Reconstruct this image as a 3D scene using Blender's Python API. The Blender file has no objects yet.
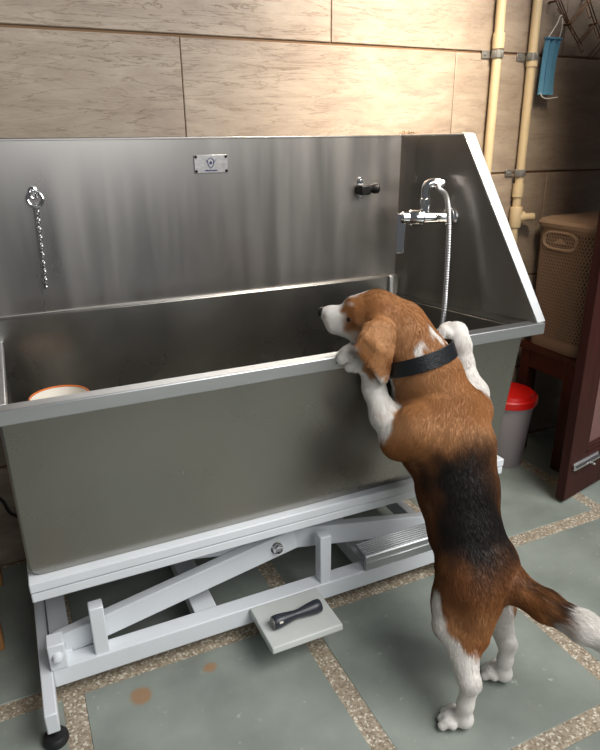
import bpy, bmesh, math, random
import numpy as np
from mathutils import Vector, Matrix, Euler

random.seed(7)
rng = np.random.default_rng(11)
scene = bpy.context.scene
COL = scene.collection
V = Vector

# ------------------------------------------------------------------ camera, world, lights, exposure
cam_data = bpy.data.cameras.new('camera')
cam = bpy.data.objects.new('camera', cam_data)
COL.objects.link(cam)
CR = Matrix(((0.9076738, -0.4195613, -0.0098272), (0.1559769, 0.3155146, 0.9360138), (0.3896146, 0.8511280, -0.3518262)))
rot = Matrix((CR[0], CR[1], -V(CR[2]))).transposed()
cam.matrix_world = Matrix.Translation((0, 0, 1.32)) @ rot.to_4x4()
cam_data.sensor_fit = 'VERTICAL'
cam_data.sensor_height = 36.0
cam_data.lens = 36.0 * 626.3 / 750.0
cam_data.clip_start = 0.02
scene.camera = cam

world = bpy.data.worlds.new('world')
scene.world = world
world.use_nodes = True
wn = world.node_tree.nodes['Background']
wn.inputs[0].default_value = (0.92, 0.96, 1.0, 1)
wn.inputs[1].default_value = 0.09

def area(name, loc, target, size, power, color, size_y=None):
    l = bpy.data.lights.new(name, 'AREA')
    l.energy = power
    l.color = color
    l.size = size
    if size_y:
        l.shape = 'RECTANGLE'
        l.size_y = size_y
    o = bpy.data.objects.new(name, l)
    COL.objects.link(o)
    o.location = loc
    o.rotation_euler = (V(target) - V(loc)).to_track_quat('-Z', 'Y').to_euler()
    return o

area('daylight', (2.0, -0.5, 3.0), (0.85, 1.40, 0.5), 2.4, 128, (1.0, 0.985, 0.96), 1.8)
area('fill_light', (0.7, -1.9, 2.2), (0.8, 1.6, 0.9), 1.6, 28, (0.97, 0.98, 1.0), 1.8)  # unseen fill added for the steel reflections and the front faces
lamp = area('ceiling_lamp', (1.35, 1.10, 2.30), (1.30, 1.99, 1.36), 0.3, 7.4, (1.0, 0.85, 0.66))
lamp.data.spread = math.radians(62)

scene.view_settings.view_transform = 'Standard'
scene.view_settings.look = 'None'
scene.view_settings.gamma = 1.0
scene.view_settings.use_curve_mapping = False
scene.view_settings.exposure = 0.17

# ------------------------------------------------------------------ materials
def srgb(r, g, b):
    f = lambda c: (c / 255 / 12.92) if c / 255 <= 0.04045 else ((c / 255 + 0.055) / 1.055) ** 2.4
    return (f(r), f(g), f(b), 1.0)

def mat(name, col=(0.5, 0.5, 0.5, 1), rough=0.5, metal=0.0, spec=0.5, noise=0.0, nscale=20.0, bump=0.0, bscale=80.0,
        stretch=(1, 1, 1), rnoise=0.0):
    m = bpy.data.materials.new(name)
    m.use_nodes = True
    nt = m.node_tree
    p = nt.nodes['Principled BSDF']
    p.inputs['Base Color'].default_value = col
    p.inputs['Roughness'].default_value = rough
    p.inputs['Metallic'].default_value = metal
    p.inputs['Specular IOR Level'].default_value = spec
    if noise or bump or rnoise:
        tc = nt.nodes.new('ShaderNodeTexCoord')
        mp = nt.nodes.new('ShaderNodeMapping')
        mp.inputs['Scale'].default_value = stretch
        nt.links.new(tc.outputs['Object'], mp.inputs['Vector'])
    if noise or rnoise:
        n = nt.nodes.new('ShaderNodeTexNoise')
        n.inputs['Scale'].default_value = nscale
        n.inputs['Detail'].default_value = 6
        nt.links.new(mp.outputs[0], n.inputs['Vector'])
    if noise:
        r = nt.nodes.new('ShaderNodeValToRGB')
        r.color_ramp.elements[0].position = 0.3
        r.color_ramp.elements[1].position = 0.7
        r.color_ramp.elements[0].color = tuple(c * (1 - noise) for c in col[:3]) + (1,)
        r.color_ramp.elements[1].color = tuple(min(1, c * (1 + noise)) for c in col[:3]) + (1,)
        nt.links.new(n.outputs['Fac'], r.inputs[0])
        nt.links.new(r.outputs[0], p.inputs['Base Color'])
    if rnoise:
        mr = nt.nodes.new('ShaderNodeMapRange')
        mr.inputs['From Min'].default_value = 0.3
        mr.inputs['From Max'].default_value = 0.7
        mr.inputs['To Min'].default_value = max(0.03, rough - rnoise)
        mr.inputs['To Max'].default_value = rough + rnoise
        nt.links.new(n.outputs['Fac'], mr.inputs['Value'])
        nt.links.new(mr.outputs[0], p.inputs['Roughness'])
    if bump:
        n2 = nt.nodes.new('ShaderNodeTexNoise')
        n2.inputs['Scale'].default_value = bscale
        n2.inputs['Detail'].default_value = 4
        nt.links.new(mp.outputs[0], n2.inputs['Vector'])
        b = nt.nodes.new('ShaderNodeBump')
        b.inputs['Strength'].default_value = bump
        b.inputs['Distance'].default_value = 0.01
        nt.links.new(n2.outputs['Fac'], b.inputs['Height'])
        nt.links.new(b.outputs[0], p.inputs['Normal'])
    return m

M_steel = mat('brushed_steel', (0.36, 0.343, 0.322, 1), 0.32, 1.0, noise=0.05, nscale=3.0, stretch=(4, 4, 0.3), rnoise=0.06)
M_steel2 = mat('tub_steel', (0.34, 0.33, 0.305, 1), 0.29, 1.0, noise=0.06, nscale=4, rnoise=0.04)
M_frontrail = mat('rim_aluminium', (0.64, 0.65, 0.66, 1), 0.42, 1.0, noise=0.05, nscale=30, stretch=(0.2, 1, 1))
M_rail = mat('satin_aluminium', (0.74, 0.75, 0.76, 1), 0.45, 1.0, noise=0.05, nscale=30, stretch=(0.2, 1, 1))
M_alu = mat('ribbed_aluminium', (0.52, 0.53, 0.54, 1), 0.5, 1.0)
M_chrome = mat('chrome', (0.80, 0.80, 0.81, 1), 0.08, 1.0)
M_hose = mat('hose_metal', (0.55, 0.55, 0.56, 1), 0.3, 1.0)
M_white = mat('white_powder_coat', srgb(214, 218, 222), 0.42, noise=0.03, nscale=12)
M_black = mat('black_rubber', srgb(26, 26, 28), 0.5)
M_blackp = mat('black_plastic', srgb(12, 12, 13), 0.4, spec=0.3)
M_pedal = mat('black_pedal', srgb(38, 42, 50), 0.38)
M_grey = mat('grey_plastic_box', srgb(190, 194, 190), 0.45, noise=0.03, nscale=20)
M_pipe = mat('cream_pipe', srgb(206, 184, 146), 0.42, noise=0.06, nscale=15)
M_clamp = mat('grey_clamp', srgb(140, 138, 132), 0.45, 0.6)
M_doorwood = mat('dark_red_wood', srgb(54, 22, 17), 0.55, spec=0.25, noise=0.25, nscale=9, stretch=(8, 8, 0.6), bump=0.05, bscale=40)
M_panelwood = mat('door_panel_wood', srgb(112, 80, 76), 0.45, noise=0.12, nscale=9, stretch=(0.6, 6, 8))
M_stool = mat('red_brown_wood', srgb(64, 27, 14), 0.55, spec=0.25, noise=0.25, nscale=10, stretch=(6, 6, 1))
M_lightwood = mat('light_wood', srgb(160, 112, 66), 0.55, noise=0.2, nscale=12, stretch=(6, 6, 1))
M_bucket = mat('grey_bucket_plastic', srgb(150, 140, 140), 0.5)
M_red = mat('red_plastic', srgb(205, 22, 16), 0.38)
M_whitep = mat('white_plastic', srgb(238, 232, 220), 0.4)
M_orange = mat('orange_plastic', srgb(214, 112, 44), 0.45)
M_hamper = mat('brown_plastic', srgb(146, 121, 99), 0.5)
M_hampert = mat('hamper_handle', srgb(168, 142, 118), 0.45)
M_dark = mat('painted_inner_shade', srgb(34, 26, 22), 0.8)  # near-black brown: shade inside the hamper put into the colour
M_mask = mat('blue_mask_fabric', srgb(84, 138, 168), 0.8, noise=0.05, nscale=60)
M_maskw = mat('white_elastic', srgb(225, 220, 212), 0.8)
M_wire = mat('dark_copper_wire', srgb(110, 78, 54), 0.4, 0.8)
M_navy = mat('navy_enamel', srgb(34, 36, 92), 0.4)
M_plate = mat('name_plate_metal', (0.44, 0.43, 0.42, 1), 0.36, 1.0, noise=0.15, nscale=90)
M_leather = mat('black_collar_leather', srgb(17, 19, 23), 0.4, bump=0.15, bscale=160)
M_nose = mat('nose_leather', srgb(26, 22, 22), 0.35)
M_eye = mat('eye', srgb(26, 16, 10), 0.08)
M_claw = mat('claw', srgb(70, 60, 54), 0.4)

def travertine():
    m = bpy.data.materials.new('travertine_tile')
    m.use_nodes = True
    nt = m.node_tree
    p = nt.nodes['Principled BSDF']
    tc = nt.nodes.new('ShaderNodeTexCoord')
    at = nt.nodes.new('ShaderNodeAttribute'); at.attribute_name = 'tile'
    ad = nt.nodes.new('ShaderNodeVectorMath'); ad.operation = 'ADD'
    nt.links.new(tc.outputs['Object'], ad.inputs[0])
    nt.links.new(at.outputs['Vector'], ad.inputs[1])
    mp = nt.nodes.new('ShaderNodeMapping'); mp.inputs['Scale'].default_value = (1.1, 1.1, 3.8)
    nt.links.new(ad.outputs[0], mp.inputs[0])
    n1 = nt.nodes.new('ShaderNodeTexNoise'); n1.inputs['Scale'].default_value = 3.4; n1.inputs['Detail'].default_value = 12
    n1.inputs['Roughness'].default_value = 0.72; n1.inputs['Distortion'].default_value = 0.5
    nt.links.new(mp.outputs[0], n1.inputs['Vector'])
    r = nt.nodes.new('ShaderNodeValToRGB')
    e = r.color_ramp.elements
    e[0].position = 0.30; e[0].color = srgb(126, 110, 96)
    e[1].position = 0.72; e[1].color = srgb(166, 151, 134)
    x = e.new(0.45); x.color = srgb(143, 127, 111)
    x = e.new(0.56); x.color = srgb(153, 138, 121)
    nt.links.new(n1.outputs['Fac'], r.inputs[0])
    # thin darker broken veins
    mp2 = nt.nodes.new('ShaderNodeMapping'); mp2.inputs['Scale'].default_value = (1.0, 1.0, 8.5)
    nt.links.new(ad.outputs[0], mp2.inputs[0])
    n2 = nt.nodes.new('ShaderNodeTexNoise'); n2.inputs['Scale'].default_value = 5.0; n2.inputs['Detail'].default_value = 8
    n2.inputs['Roughness'].default_value = 0.6; n2.inputs['Distortion'].default_value = 0.5
    nt.links.new(mp2.outputs[0], n2.inputs['Vector'])
    r2 = nt.nodes.new('ShaderNodeValToRGB')
    f = r2.color_ramp.elements
    f[0].position = 0.485; f[0].color = (0, 0, 0, 1)
    f[1].position = 0.515; f[1].color = (0, 0, 0, 1)
    y = f.new(0.5); y.color = (1, 1, 1, 1)
    nt.links.new(n2.outputs['Fac'], r2.inputs[0])
    n3 = nt.nodes.new('ShaderNodeTexNoise'); n3.inputs['Scale'].default_value = 7.0; n3.inputs['Detail'].default_value = 3
    nt.links.new(mp.outputs[0], n3.inputs['Vector'])
    mul = nt.nodes.new('ShaderNodeMath'); mul.operation = 'MULTIPLY'
    nt.links.new(r2.outputs[0], mul.inputs[0]); nt.links.new(n3.outputs['Fac'], mul.inputs[1])
    n3.inputs['Detail'].default_value = 5
    mx = nt.nodes.new('ShaderNodeMix'); mx.data_type = 'RGBA'
    mx.inputs['B'].default_value = srgb(112, 94, 80)
    nt.links.new(mul.outputs[0], mx.inputs['Factor'])
    nt.links.new(r.outputs[0], mx.inputs['A'])
    nt.links.new(mx.outputs['Result'], p.inputs['Base Color'])
    p.inputs['Roughness'].default_value = 0.5
    b = nt.nodes.new('ShaderNodeBump'); b.inputs['Strength'].default_value = 0.35; b.inputs['Distance'].default_value = 0.006
    sm = nt.nodes.new('ShaderNodeMath'); sm.operation = 'SUBTRACT'
    nt.links.new(n1.outputs['Fac'], sm.inputs[0]); nt.links.new(mul.outputs[0], sm.inputs[1])
    nt.links.new(sm.outputs[0], b.inputs['Height'])
    nt.links.new(b.outputs[0], p.inputs['Normal'])
    return m
M_trav = travertine()
M_grout = mat('grout', srgb(112, 86, 62), 0.9)

def kota():
    m = bpy.data.materials.new('grey_green_stone')
    m.use_nodes = True
    nt = m.node_tree
    p = nt.nodes['Principled BSDF']
    tc = nt.nodes.new('ShaderNodeTexCoord')
    n1 = nt.nodes.new('ShaderNodeTexNoise'); n1.inputs['Scale'].default_value = 5.0; n1.inputs['Detail'].default_value = 8
    nt.links.new(tc.outputs['Object'], n1.inputs['Vector'])
    r = nt.nodes.new('ShaderNodeValToRGB')
    e = r.color_ramp.elements
    e[0].position = 0.3; e[0].color = srgb(118, 125, 118)
    e[1].position = 0.72; e[1].color = srgb(145, 152, 144)
    nt.links.new(n1.outputs['Fac'], r.inputs[0])
    # small pale scuffs and a few rusty spots
    n2 = nt.nodes.new('ShaderNodeTexNoise'); n2.inputs['Scale'].default_value = 34; n2.inputs['Detail'].default_value = 5
    nt.links.new(tc.outputs['Object'], n2.inputs['Vector'])
    r2 = nt.nodes.new('ShaderNodeValToRGB')
    r2.color_ramp.elements[0].position = 0.66; r2.color_ramp.elements[0].color = (0, 0, 0, 1)
    r2.color_ramp.elements[1].position = 0.80; r2.color_ramp.elements[1].color = (1, 1, 1, 1)
    nt.links.new(n2.outputs['Fac'], r2.inputs[0])
    mx = nt.nodes.new('ShaderNodeMix'); mx.data_type = 'RGBA'; mx.inputs['B'].default_value = srgb(176, 182, 172)
    nt.links.new(r2.outputs[0], mx.inputs['Factor']); nt.links.new(r.outputs[0], mx.inputs['A'])
    last = mx.outputs['Result']
    for (sx, sy, rad) in ((0.126, 1.267, 0.024), (0.313, 1.282, 0.012)):
        d = nt.nodes.new('ShaderNodeVectorMath'); d.operation = 'DISTANCE'
        d.inputs[1].default_value = (sx, sy, 0)
        nt.links.new(tc.outputs['Object'], d.inputs[0])
        nd = nt.nodes.new('ShaderNodeMath'); nd.operation = 'MULTIPLY_ADD'
        nd.inputs[1].default_value = -0.02
        nt.links.new(n2.outputs['Fac'], nd.inputs[0]); nt.links.new(d.outputs['Value'], nd.inputs[2])
        mr = nt.nodes.new('ShaderNodeMapRange')
        mr.inputs['From Min'].default_value = rad - 0.012; mr.inputs['From Max'].default_value = rad
        mr.inputs['To Min'].default_value = 0.75; mr.inputs['To Max'].default_value = 0
        nt.links.new(nd.outputs[0], mr.inputs['Value'])
        m2 = nt.nodes.new('ShaderNodeMix'); m2.data_type = 'RGBA'; m2.inputs['B'].default_value = srgb(150, 110, 70)
        nt.links.new(mr.outputs[0], m2.inputs['Factor']); nt.links.new(last, m2.inputs['A'])
        last = m2.outputs['Result']
    nt.links.new(last, p.inputs['Base Color'])
    p.inputs['Roughness'].default_value = 0.5
    b = nt.nodes.new('ShaderNodeBump'); b.inputs['Strength'].default_value = 0.12; b.inputs['Distance'].default_value = 0.01
    nt.links.new(n2.outputs['Fac'], b.inputs['Height']); nt.links.new(b.outputs[0], p.inputs['Normal'])
    return m
M_kota = kota()

def terrazzo():
    m = bpy.data.materials.new('pebble_terrazzo')
    m.use_nodes = True
    nt = m.node_tree
    p = nt.nodes['Principled BSDF']
    tc = nt.nodes.new('ShaderNodeTexCoord')
    v = nt.nodes.new('ShaderNodeTexVoronoi'); v.inputs['Scale'].default_value = 190
    nt.links.new(tc.outputs['Object'], v.inputs['Vector'])
    sp = nt.nodes.new('ShaderNodeSeparateColor'); nt.links.new(v.outputs['Color'], sp.inputs[0])
    r = nt.nodes.new('ShaderNodeValToRGB'); r.color_ramp.interpolation = 'CONSTANT'
    e = r.color_ramp.elements
    e[0].position = 0; e[0].color = srgb(142, 130, 112)
    e[1].position = 0.86; e[1].color = srgb(206, 198, 182)
    for pos, c in ((0.25, (158, 145, 126)), (0.5, (126, 113, 97)), (0.62, (172, 160, 142)), (0.78, (150, 134, 112))):
        x = e.new(pos); x.color = srgb(*c)
    nt.links.new(sp.outputs[0], r.inputs[0])
    nt.links.new(r.outputs[0], p.inputs['Base Color'])
    p.inputs['Roughness'].default_value = 0.55
    return m
M_terr = terrazzo()

# ------------------------------------------------------------------ mesh helpers
class MB:
    def __init__(self):
        self.v = []; self.f = []; self.m = []
    def add(self, verts, faces, mi=0):
        o = len(self.v)
        self.v += [tuple(x) for x in verts]
        self.f += [tuple(i + o for i in f) for f in faces]
        self.m += [mi] * len(faces)
        return self
    def box(self, lo, hi, mi=0):
        (x0, y0, z0), (x1, y1, z1) = lo, hi
        vs = [(x0, y0, z0), (x1, y0, z0), (x1, y1, z0), (x0, y1, z0), (x0, y0, z1), (x1, y0, z1), (x1, y1, z1), (x0, y1, z1)]
        return self.add(vs, [(3, 2, 1, 0), (4, 5, 6, 7), (0, 1, 5, 4), (1, 2, 6, 5), (2, 3, 7, 6), (3, 0, 4, 7)], mi)
    def bar(self, p, q, w, h, up=(0, 0, 1), mi=0):
        p, q = V(p), V(q); d = (q - p).normalized(); u = V(up)
        s = d.cross(u).normalized(); u = s.cross(d).normalized()
        vs = []
        for c in (p, q):
            for a, b in ((-1, -1), (1, -1), (1, 1), (-1, 1)):
                vs.append(c + s * (a * w / 2) + u * (b * h / 2))
        return self.add(vs, [(0, 1, 2, 3), (7, 6, 5, 4), (0, 4, 5, 1), (1, 5, 6, 2), (2, 6, 7, 3), (3, 7, 4, 0)], mi)
    def prism(self, poly, off, mi=0):          # poly: 3-D outline, off: extrusion vector
        n = len(poly); off = V(off)
        a = [V(p) for p in poly]; b = [p + off for p in a]
        fs = [tuple(range(n))[::-1], tuple(range(n, 2 * n))]
        fs += [(i, (i + 1) % n, n + (i + 1) % n, n + i) for i in range(n)]
        return self.add(a + b, fs, mi)
    def tube(self, pts, r, seg=10, closed=False, caps=True, mi=0, flat=None):
        pts = [V(p) for p in pts]; n = len(pts)
        rs = r if isinstance(r, (list, tuple)) else [r] * n
        rings = []; prev = None
        for i, p in enumerate(pts):
            if closed:
                t = (pts[(i + 1) % n] - pts[i - 1]).normalized()
            else:
                t = (pts[min(i + 1, n - 1)] - pts[max(i - 1, 0)]).normalized()
            if prev is None:
                a = V((0, 0, 1)) if abs(t.z) < 0.9 else V((1, 0, 0))
                s = t.cross(a).normalized()
            else:
                s = (prev - t * prev.dot(t)).normalized()
            prev = s; u = t.cross(s)
            rings.append([p + (s * math.cos(2 * math.pi * k / seg) + u * math.sin(2 * math.pi * k / seg)) * rs[i] for k in range(seg)])
        vs = [x for ring in rings for x in ring]; fs = []
        for i in range(n if closed else n - 1):
            j = (i + 1) % n
            for k in range(seg):
                k2 = (k + 1) % seg
                fs.append((i * seg + k, i * seg + k2, j * seg + k2, j * seg + k))
        if caps and not closed:
            fs.append(tuple(range(seg))[::-1]); fs.append(tuple(range((n - 1) * seg, n * seg)))
        return self.add(vs, fs, mi)
    def lathe(self, prof, origin=(0, 0, 0), axis=(0, 0, 1), seg=32, mi=0, cap0=True, cap1=True):   # prof: (radius, height)
        ax = V(axis).normalized(); a = V((1, 0, 0)) if abs(ax.x) < 0.9 else V((0, 1, 0))
        s = ax.cross(a).normalized(); u = ax.cross(s); o = V(origin); vs = []
        for r, h in prof:
            for k in range(seg):
                t = 2 * math.pi * k / seg
                vs.append(o + ax * h + (s * math.cos(t) + u * math.sin(t)) * r)
        fs = []
        for i in range(len(prof) - 1):
            for k in range(seg):
                k2 = (k + 1) % seg
                fs.append((i * seg + k, i * seg + k2, (i + 1) * seg + k2, (i + 1) * seg + k))
        if cap0: fs.append(tuple(range(seg))[::-1])
        if cap1: fs.append(tuple(range((len(prof) - 1) * seg, len(prof) * seg)))
        return self.add(vs, fs, mi)
    def build(self, name, mats, parent=None, bevel=0.0, segs=2, sharp=35):
        me = bpy.data.meshes.new(name)
        loc = V((0, 0, 0))
        if parent is not None: loc = world_loc(parent)
        me.from_pydata([V(v) - loc for v in self.v], [], self.f)
        ms = mats if isinstance(mats, (list, tuple)) else [mats]
        for m in ms: me.materials.append(m)
        me.polygons.foreach_set('material_index', self.m)
        bm = bmesh.new(); bm.from_mesh(me); bmesh.ops.recalc_face_normals(bm, faces=bm.faces); bm.to_mesh(me); bm.free()
        me.polygons.foreach_set('use_smooth', [True] * len(me.polygons))
        me.set_sharp_from_angle(angle=math.radians(sharp))
        me.update()
        o = bpy.data.objects.new(name, me)
        COL.objects.link(o)
        if parent is not None: o.parent = parent
        if bevel:
            b = o.modifiers.new('bevel', 'BEVEL'); b.width = bevel; b.segments = segs; b.limit_method = 'ANGLE'; b.angle_limit = math.radians(40)
        return o

def world_loc(o):
    l = V((0, 0, 0))
    while o is not None:
        l = l + o.location; o = o.parent
    return l

def thing(name, label, cat, loc=(0, 0, 0), group=None):
    o = bpy.data.objects.new(name, None)
    o.empty_display_size = 0.05
    COL.objects.link(o); o.location = loc
    o['label'] = label; o['category'] = cat
    if group: o['group'] = group
    return o

def tag(o, label, cat, group=None):
    o['label'] = label; o['category'] = cat
    if group: o['group'] = group
    return o

def struct(o):
    o['kind'] = 'structure'
    return o

def spline(pts, n=8):
    pts = [V(p) for p in pts]; out = []
    for i in range(len(pts) - 1):
        p0 = pts[max(i - 1, 0)]; p1 = pts[i]; p2 = pts[i + 1]; p3 = pts[min(i + 2, len(pts) - 1)]
        for k in range(n):
            t = k / n
            out.append(0.5 * ((2 * p1) + (p2 - p0) * t + (2 * p0 - 5 * p1 + 4 * p2 - p3) * t * t + (3 * p1 - p0 - 3 * p2 + p3) * t ** 3))
    out.append(pts[-1])
    return out

# ------------------------------------------------------------------ structure: floor and tiled wall
WY = 1.99
def build_floor():
    b = MB()
    w = 0.026
    xs = [-0.03 + 0.635 * k for k in range(-4, 7)]
    ys = [1.365 + 0.637 * k for k in range(-4, 2)]
    X0, X1, Y0, Y1 = xs[0], xs[-1], ys[0], WY + 0.1
    b.box((X0, Y0, -0.06), (X1, Y1, -0.0015), 1)
    yc = ys + [Y1]
    for i in range(len(xs) - 1):
        for j in range(len(yc) - 1):
            x0, x1 = xs[i] + w, xs[i + 1] - w
            y0, y1 = yc[j] + w, min(yc[j + 1] - w, WY + 0.05)
            if y1 - y0 < 0.05: continue
            b.box((x0, y0, -0.03), (x1, y1, 0.0), 0)
    return struct(b.build('floor', [M_kota, M_terr], bevel=0.0015, segs=1))
build_floor()

def build_wall():
    b = MB()
    zj = [1.605 - 0.4155 * k for k in range(4, -3, -1)]      # groove heights
    zj = [z for z in zj if z > 0.1]
    zs = [0.0] + zj
    xo, W = 0.54, 0.985
    g = 0.0038
    tiles = []
    b.box((-1.6, WY + 0.0055, -0.02), (4.2, WY + 0.12, zs[-1]), 1)
    for r in range(len(zs) - 1):
        z0, z1 = zs[r] + g, zs[r + 1] - g
        k0 = zs[r + 1]
        idx = round((1.605 - k0) / 0.4155)
        sh = 0 if idx % 2 == 0 else W / 2
        for c in range(-3, 5):
            x0 = xo + sh + c * W + 0.0008; x1 = xo + sh + (c + 1) * W - 0.0008
            x0 = max(x0, -1.6); x1 = min(x1, 4.2)
            if x1 - x0 < 0.05: continue
            b.box((x0, WY, z0), (x1, WY + 0.02, z1), 0)
            tiles.append((len(b.f) - 6, (random.uniform(-9, 9), random.uniform(-9, 9), random.uniform(-9, 9))))
    o = b.build('wall_back', [M_trav, M_grout], bevel=0.003, segs=2)
    me = o.data
    att = me.attributes.new('tile', 'FLOAT_VECTOR', 'FACE')
    vals = np.zeros((len(me.polygons), 3), dtype=np.float32)
    for s, v in tiles: vals[s:s + 6] = v
    att.data.foreach_set('vector', vals.ravel())
    return struct(o)
build_wall()

# ------------------------------------------------------------------ the grooming tub
def build_tub():
    t = thing('dog_grooming_tub', 'stainless steel dog grooming tub on a white scissor-lift base against the tiled wall', 'grooming tub', (0.6, 1.6, 0))
    FY = 1.341
    # front panel with rounded lower corners
    def arc(cx, cz, r, a0, a1, n=8):
        return [(cx + r * math.cos(math.radians(a0 + (a1 - a0) * k / n)), cz + r * math.sin(math.radians(a0 + (a1 - a0) * k / n))) for k in range(n + 1)]
    out = [(1.344, 0.772), (-0.078, 0.772)] + arc(-0.076 + 0.035, 0.378 + 0.035, 0.035, 180, 270) + arc(1.290 - 0.035, 0.378 + 0.035, 0.035, 270, 352)
    MB().prism([(x, FY, z) for x, z in out], (0, 0.018, 0)).build('front_panel', M_steel2, t, bevel=0.006, segs=3)
    # left end, right end, bottom, well back
    MB().prism([(-0.062, FY + 0.018, 0.41), (-0.062, 1.862, 0.41), (-0.062, 1.862, 0.80), (-0.062, FY + 0.018, 0.775)], (-0.012, 0, 0)).build('end_panel', M_steel2, t, bevel=0.003)
    MB().add([(1.285, FY + .018, 0.41), (1.19, 1.862, 0.41), (1.205, 1.862, 0.794), (1.330, FY + .018, 0.794),
              (1.297, FY + .018, 0.41), (1.202, 1.862, 0.41), (1.217, 1.862, 0.794), (1.342, FY + .018, 0.794)],
             [(0, 1, 2, 3), (7, 6, 5, 4), (0, 4, 5, 1), (1, 5, 6, 2), (2, 6, 7, 3), (3, 7, 4, 0)]).build('end_panel', M_steel2, t, bevel=0.003)
    MB().prism([(-0.062, FY + .018, 0.41), (1.285, FY + .018, 0.41), (1.19, 1.862, 0.41), (-0.062, 1.862, 0.41)], (0, 0, 0.012)).build('basin_bottom', M_steel2, t)
    MB().prism([(-0.074, 1.862, 0.41), (1.20, 1.862, 0.41), (1.246, 1.862, 0.864), (-0.074, 1.862, 0.864)], (0, 0.012, 0)).build('basin_back', M_steel2, t, bevel=0.003)
    MB().box((1.200, 1.850, 0.80), (1.214, 1.862, 0.868)).build('corner_strip', M_rail, t, bevel=0.002)
    MB().prism([(1.330, 1.379, 0.794), (1.400, 1.379, 0.794), (1.246, 1.868, 0.794), (1.203, 1.868, 0.794)], (0, 0, 0.004)).build('rim_deck', M_steel2, t)
    # splash panel with a folded upper edge
    sp = MB()
    sp.box((-0.074, 1.880, 0.858), (1.252, 1.892, 1.327)).box((-0.074, 1.872, 0.860), (1.252, 1.892, 0.866)).box((-0.074, 1.880, 1.322), (1.252, 1.912, 1.331))
    splash = sp.build('back_splash', M_steel, t, bevel=0.002)
    # sloping side wing
    n = V((0.308, 1, 0)).normalized()
    wing = [(1.236, 1.880, 0.798), (1.241, 1.880, 1.329), (1.312, 1.645, 1.329), (1.402, 1.350, 0.797)]
    MB().prism(wing, (0.010, 0.003, 0)).build('side_wing', M_steel, t, bevel=0.002)
    tr = MB()
    tr.prism([(1.306, 1.640, 1.333), (1.396, 1.342, 0.800), (1.432, 1.346, 0.800), (1.352, 1.644, 1.333)], (0.006, 0.020, 0.004))
    tr.prism([(1.238, 1.884, 1.327), (1.310, 1.646, 1.327), (1.330, 1.650, 1.327), (1.258, 1.888, 1.327)], (0, 0, 0.006))
    tr.build('wing_edge_trim', M_rail, t, bevel=0.002)
    # rim
    MB().box((-0.112, 1.339, 0.764), (1.425, 1.379, 0.799)).build('front_rail', M_frontrail, t, bevel=0.003)
    MB().box((-0.112, 1.379, 0.770), (-0.058, 1.892, 0.799)).build('end_rail', M_frontrail, t, bevel=0.003)
    # upper frame
    uf = MB()
    uf.box((-0.079, 1.317, 0.327), (1.300, 1.372, 0.352)).box((-0.080, 1.315, 0.354), (1.301, 1.372, 0.380))
    uf.box((-0.080, 1.372, 0.327), (-0.030, 1.82, 0.380)).box((1.225, 1.372, 0.327), (1.275, 1.82, 0.380))
    uf.box((-0.080, 1.82, 0.327), (1.24, 1.862, 0.380))
    uf.box((-0.06, 1.362, 0.372), (1.25, 1.84, 0.409))
    uf.build('upper_frame', M_white, t, bevel=0.003)
    # base frame
    bf = MB()
    bf.box((-0.066, 1.338, 0.046), (1.20, 1.388, 0.101))
    bf.box((-0.066, 1.80, 0.046), (1.20, 1.85, 0.101))
    bf.build('base_rail', M_white, t, bevel=0.003)
    for x in (-0.0805, 1.13):
        leg = MB().box((x - 0.0145, 1.206, 0.044), (x + 0.0145, 1.88, 0.100)).build('base_leg', M_white, t, bevel=0.003)
        for y in (1.226, 1.85):
            f = MB().lathe([(0.028, 0), (0.030, 0.004), (0.029, 0.014), (0.024, 0.021), (0.010, 0.024)], (x, y, 0)).lathe([(0.008, 0.02), (0.008, 0.05)], (x, y, 0)).build('rubber_foot', M_black, leg)
            f['label'] = 'black rubber levelling foot'
    MB().box((-0.064, 1.378, 0.062), (-0.014, 1.82, 0.112)).build('cross_member', M_white, t, bevel=0.003)
    MB().box((0.308, 1.385, 0.048), (0.372, 1.82, 0.097)).build('cross_member', M_white, t, bevel=0.003)
    MB().box((0.84, 1.385, 0.048), (0.90, 1.82, 0.097)).build('cross_member', M_white, t, bevel=0.003)
    # rest posts
    for x, zt in ((0.055, 0.242), (0.692, 0.258)):
        MB().box((x - 0.0175, 1.344, 0.100), (x + 0.0175, 1.380, zt)).build('rest_post', M_white, t, bevel=0.003)
    # scissor arms: pivot at P
    P = V((0.559, 1.405, 0.234))
    A0 = V((-0.048, 1.405, 0.118)); B1 = V((1.10, 1.405, 0.130))
    A1 = P + (P - A0) * 0.10; B0 = P + (P - B1) * 0.48
    for dy in (0.0, 0.40):
        d = V((0, dy, 0))
        MB().bar(A0 + d, A1 + d, 0.030, 0.066).build('scissor_arm', M_white, t, bevel=0.003)
        MB().bar(B0 + d + V((0, 0.034, 0)), B1 + d + V((0, 0.034, 0)), 0.030, 0.066).build('scissor_arm', M_white, t, bevel=0.003)
    MB().lathe([(0.016, 0), (0.016, 0.012), (0.013, 0.016)], P + V((0, -0.014, 0)), (0, -1, 0), 6).lathe([(0.020, 0), (0.020, 0.003)], P + V((0, -0.014, 0)), (0, -1, 0), 24).build('pivot_bolt', M_chrome, t)
    bb = MB().box((-0.0695, 1.336, 0.100), (-0.0295, 1.384, 0.176)).build('bearing_block', M_white, t, bevel=0.003)
    MB().lathe([(0.0135, 0), (0.0135, 0.006), (0.010, 0.014), (0.004, 0.017)], (-0.049, 1.337, 0.140), (0, -1, 0), 24).build('bearing_cap', M_white, bb)
    # foot switch hung on the base rail
    fs = MB()
    fs.prism([(0.450, 1.336, 0.078), (0.450, 1.336, 0.101), (0.453, 1.178, 0.096), (0.453, 1.174, 0.078), (0.453, 1.187, 0.072)], (0.206, 0, 0))
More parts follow.
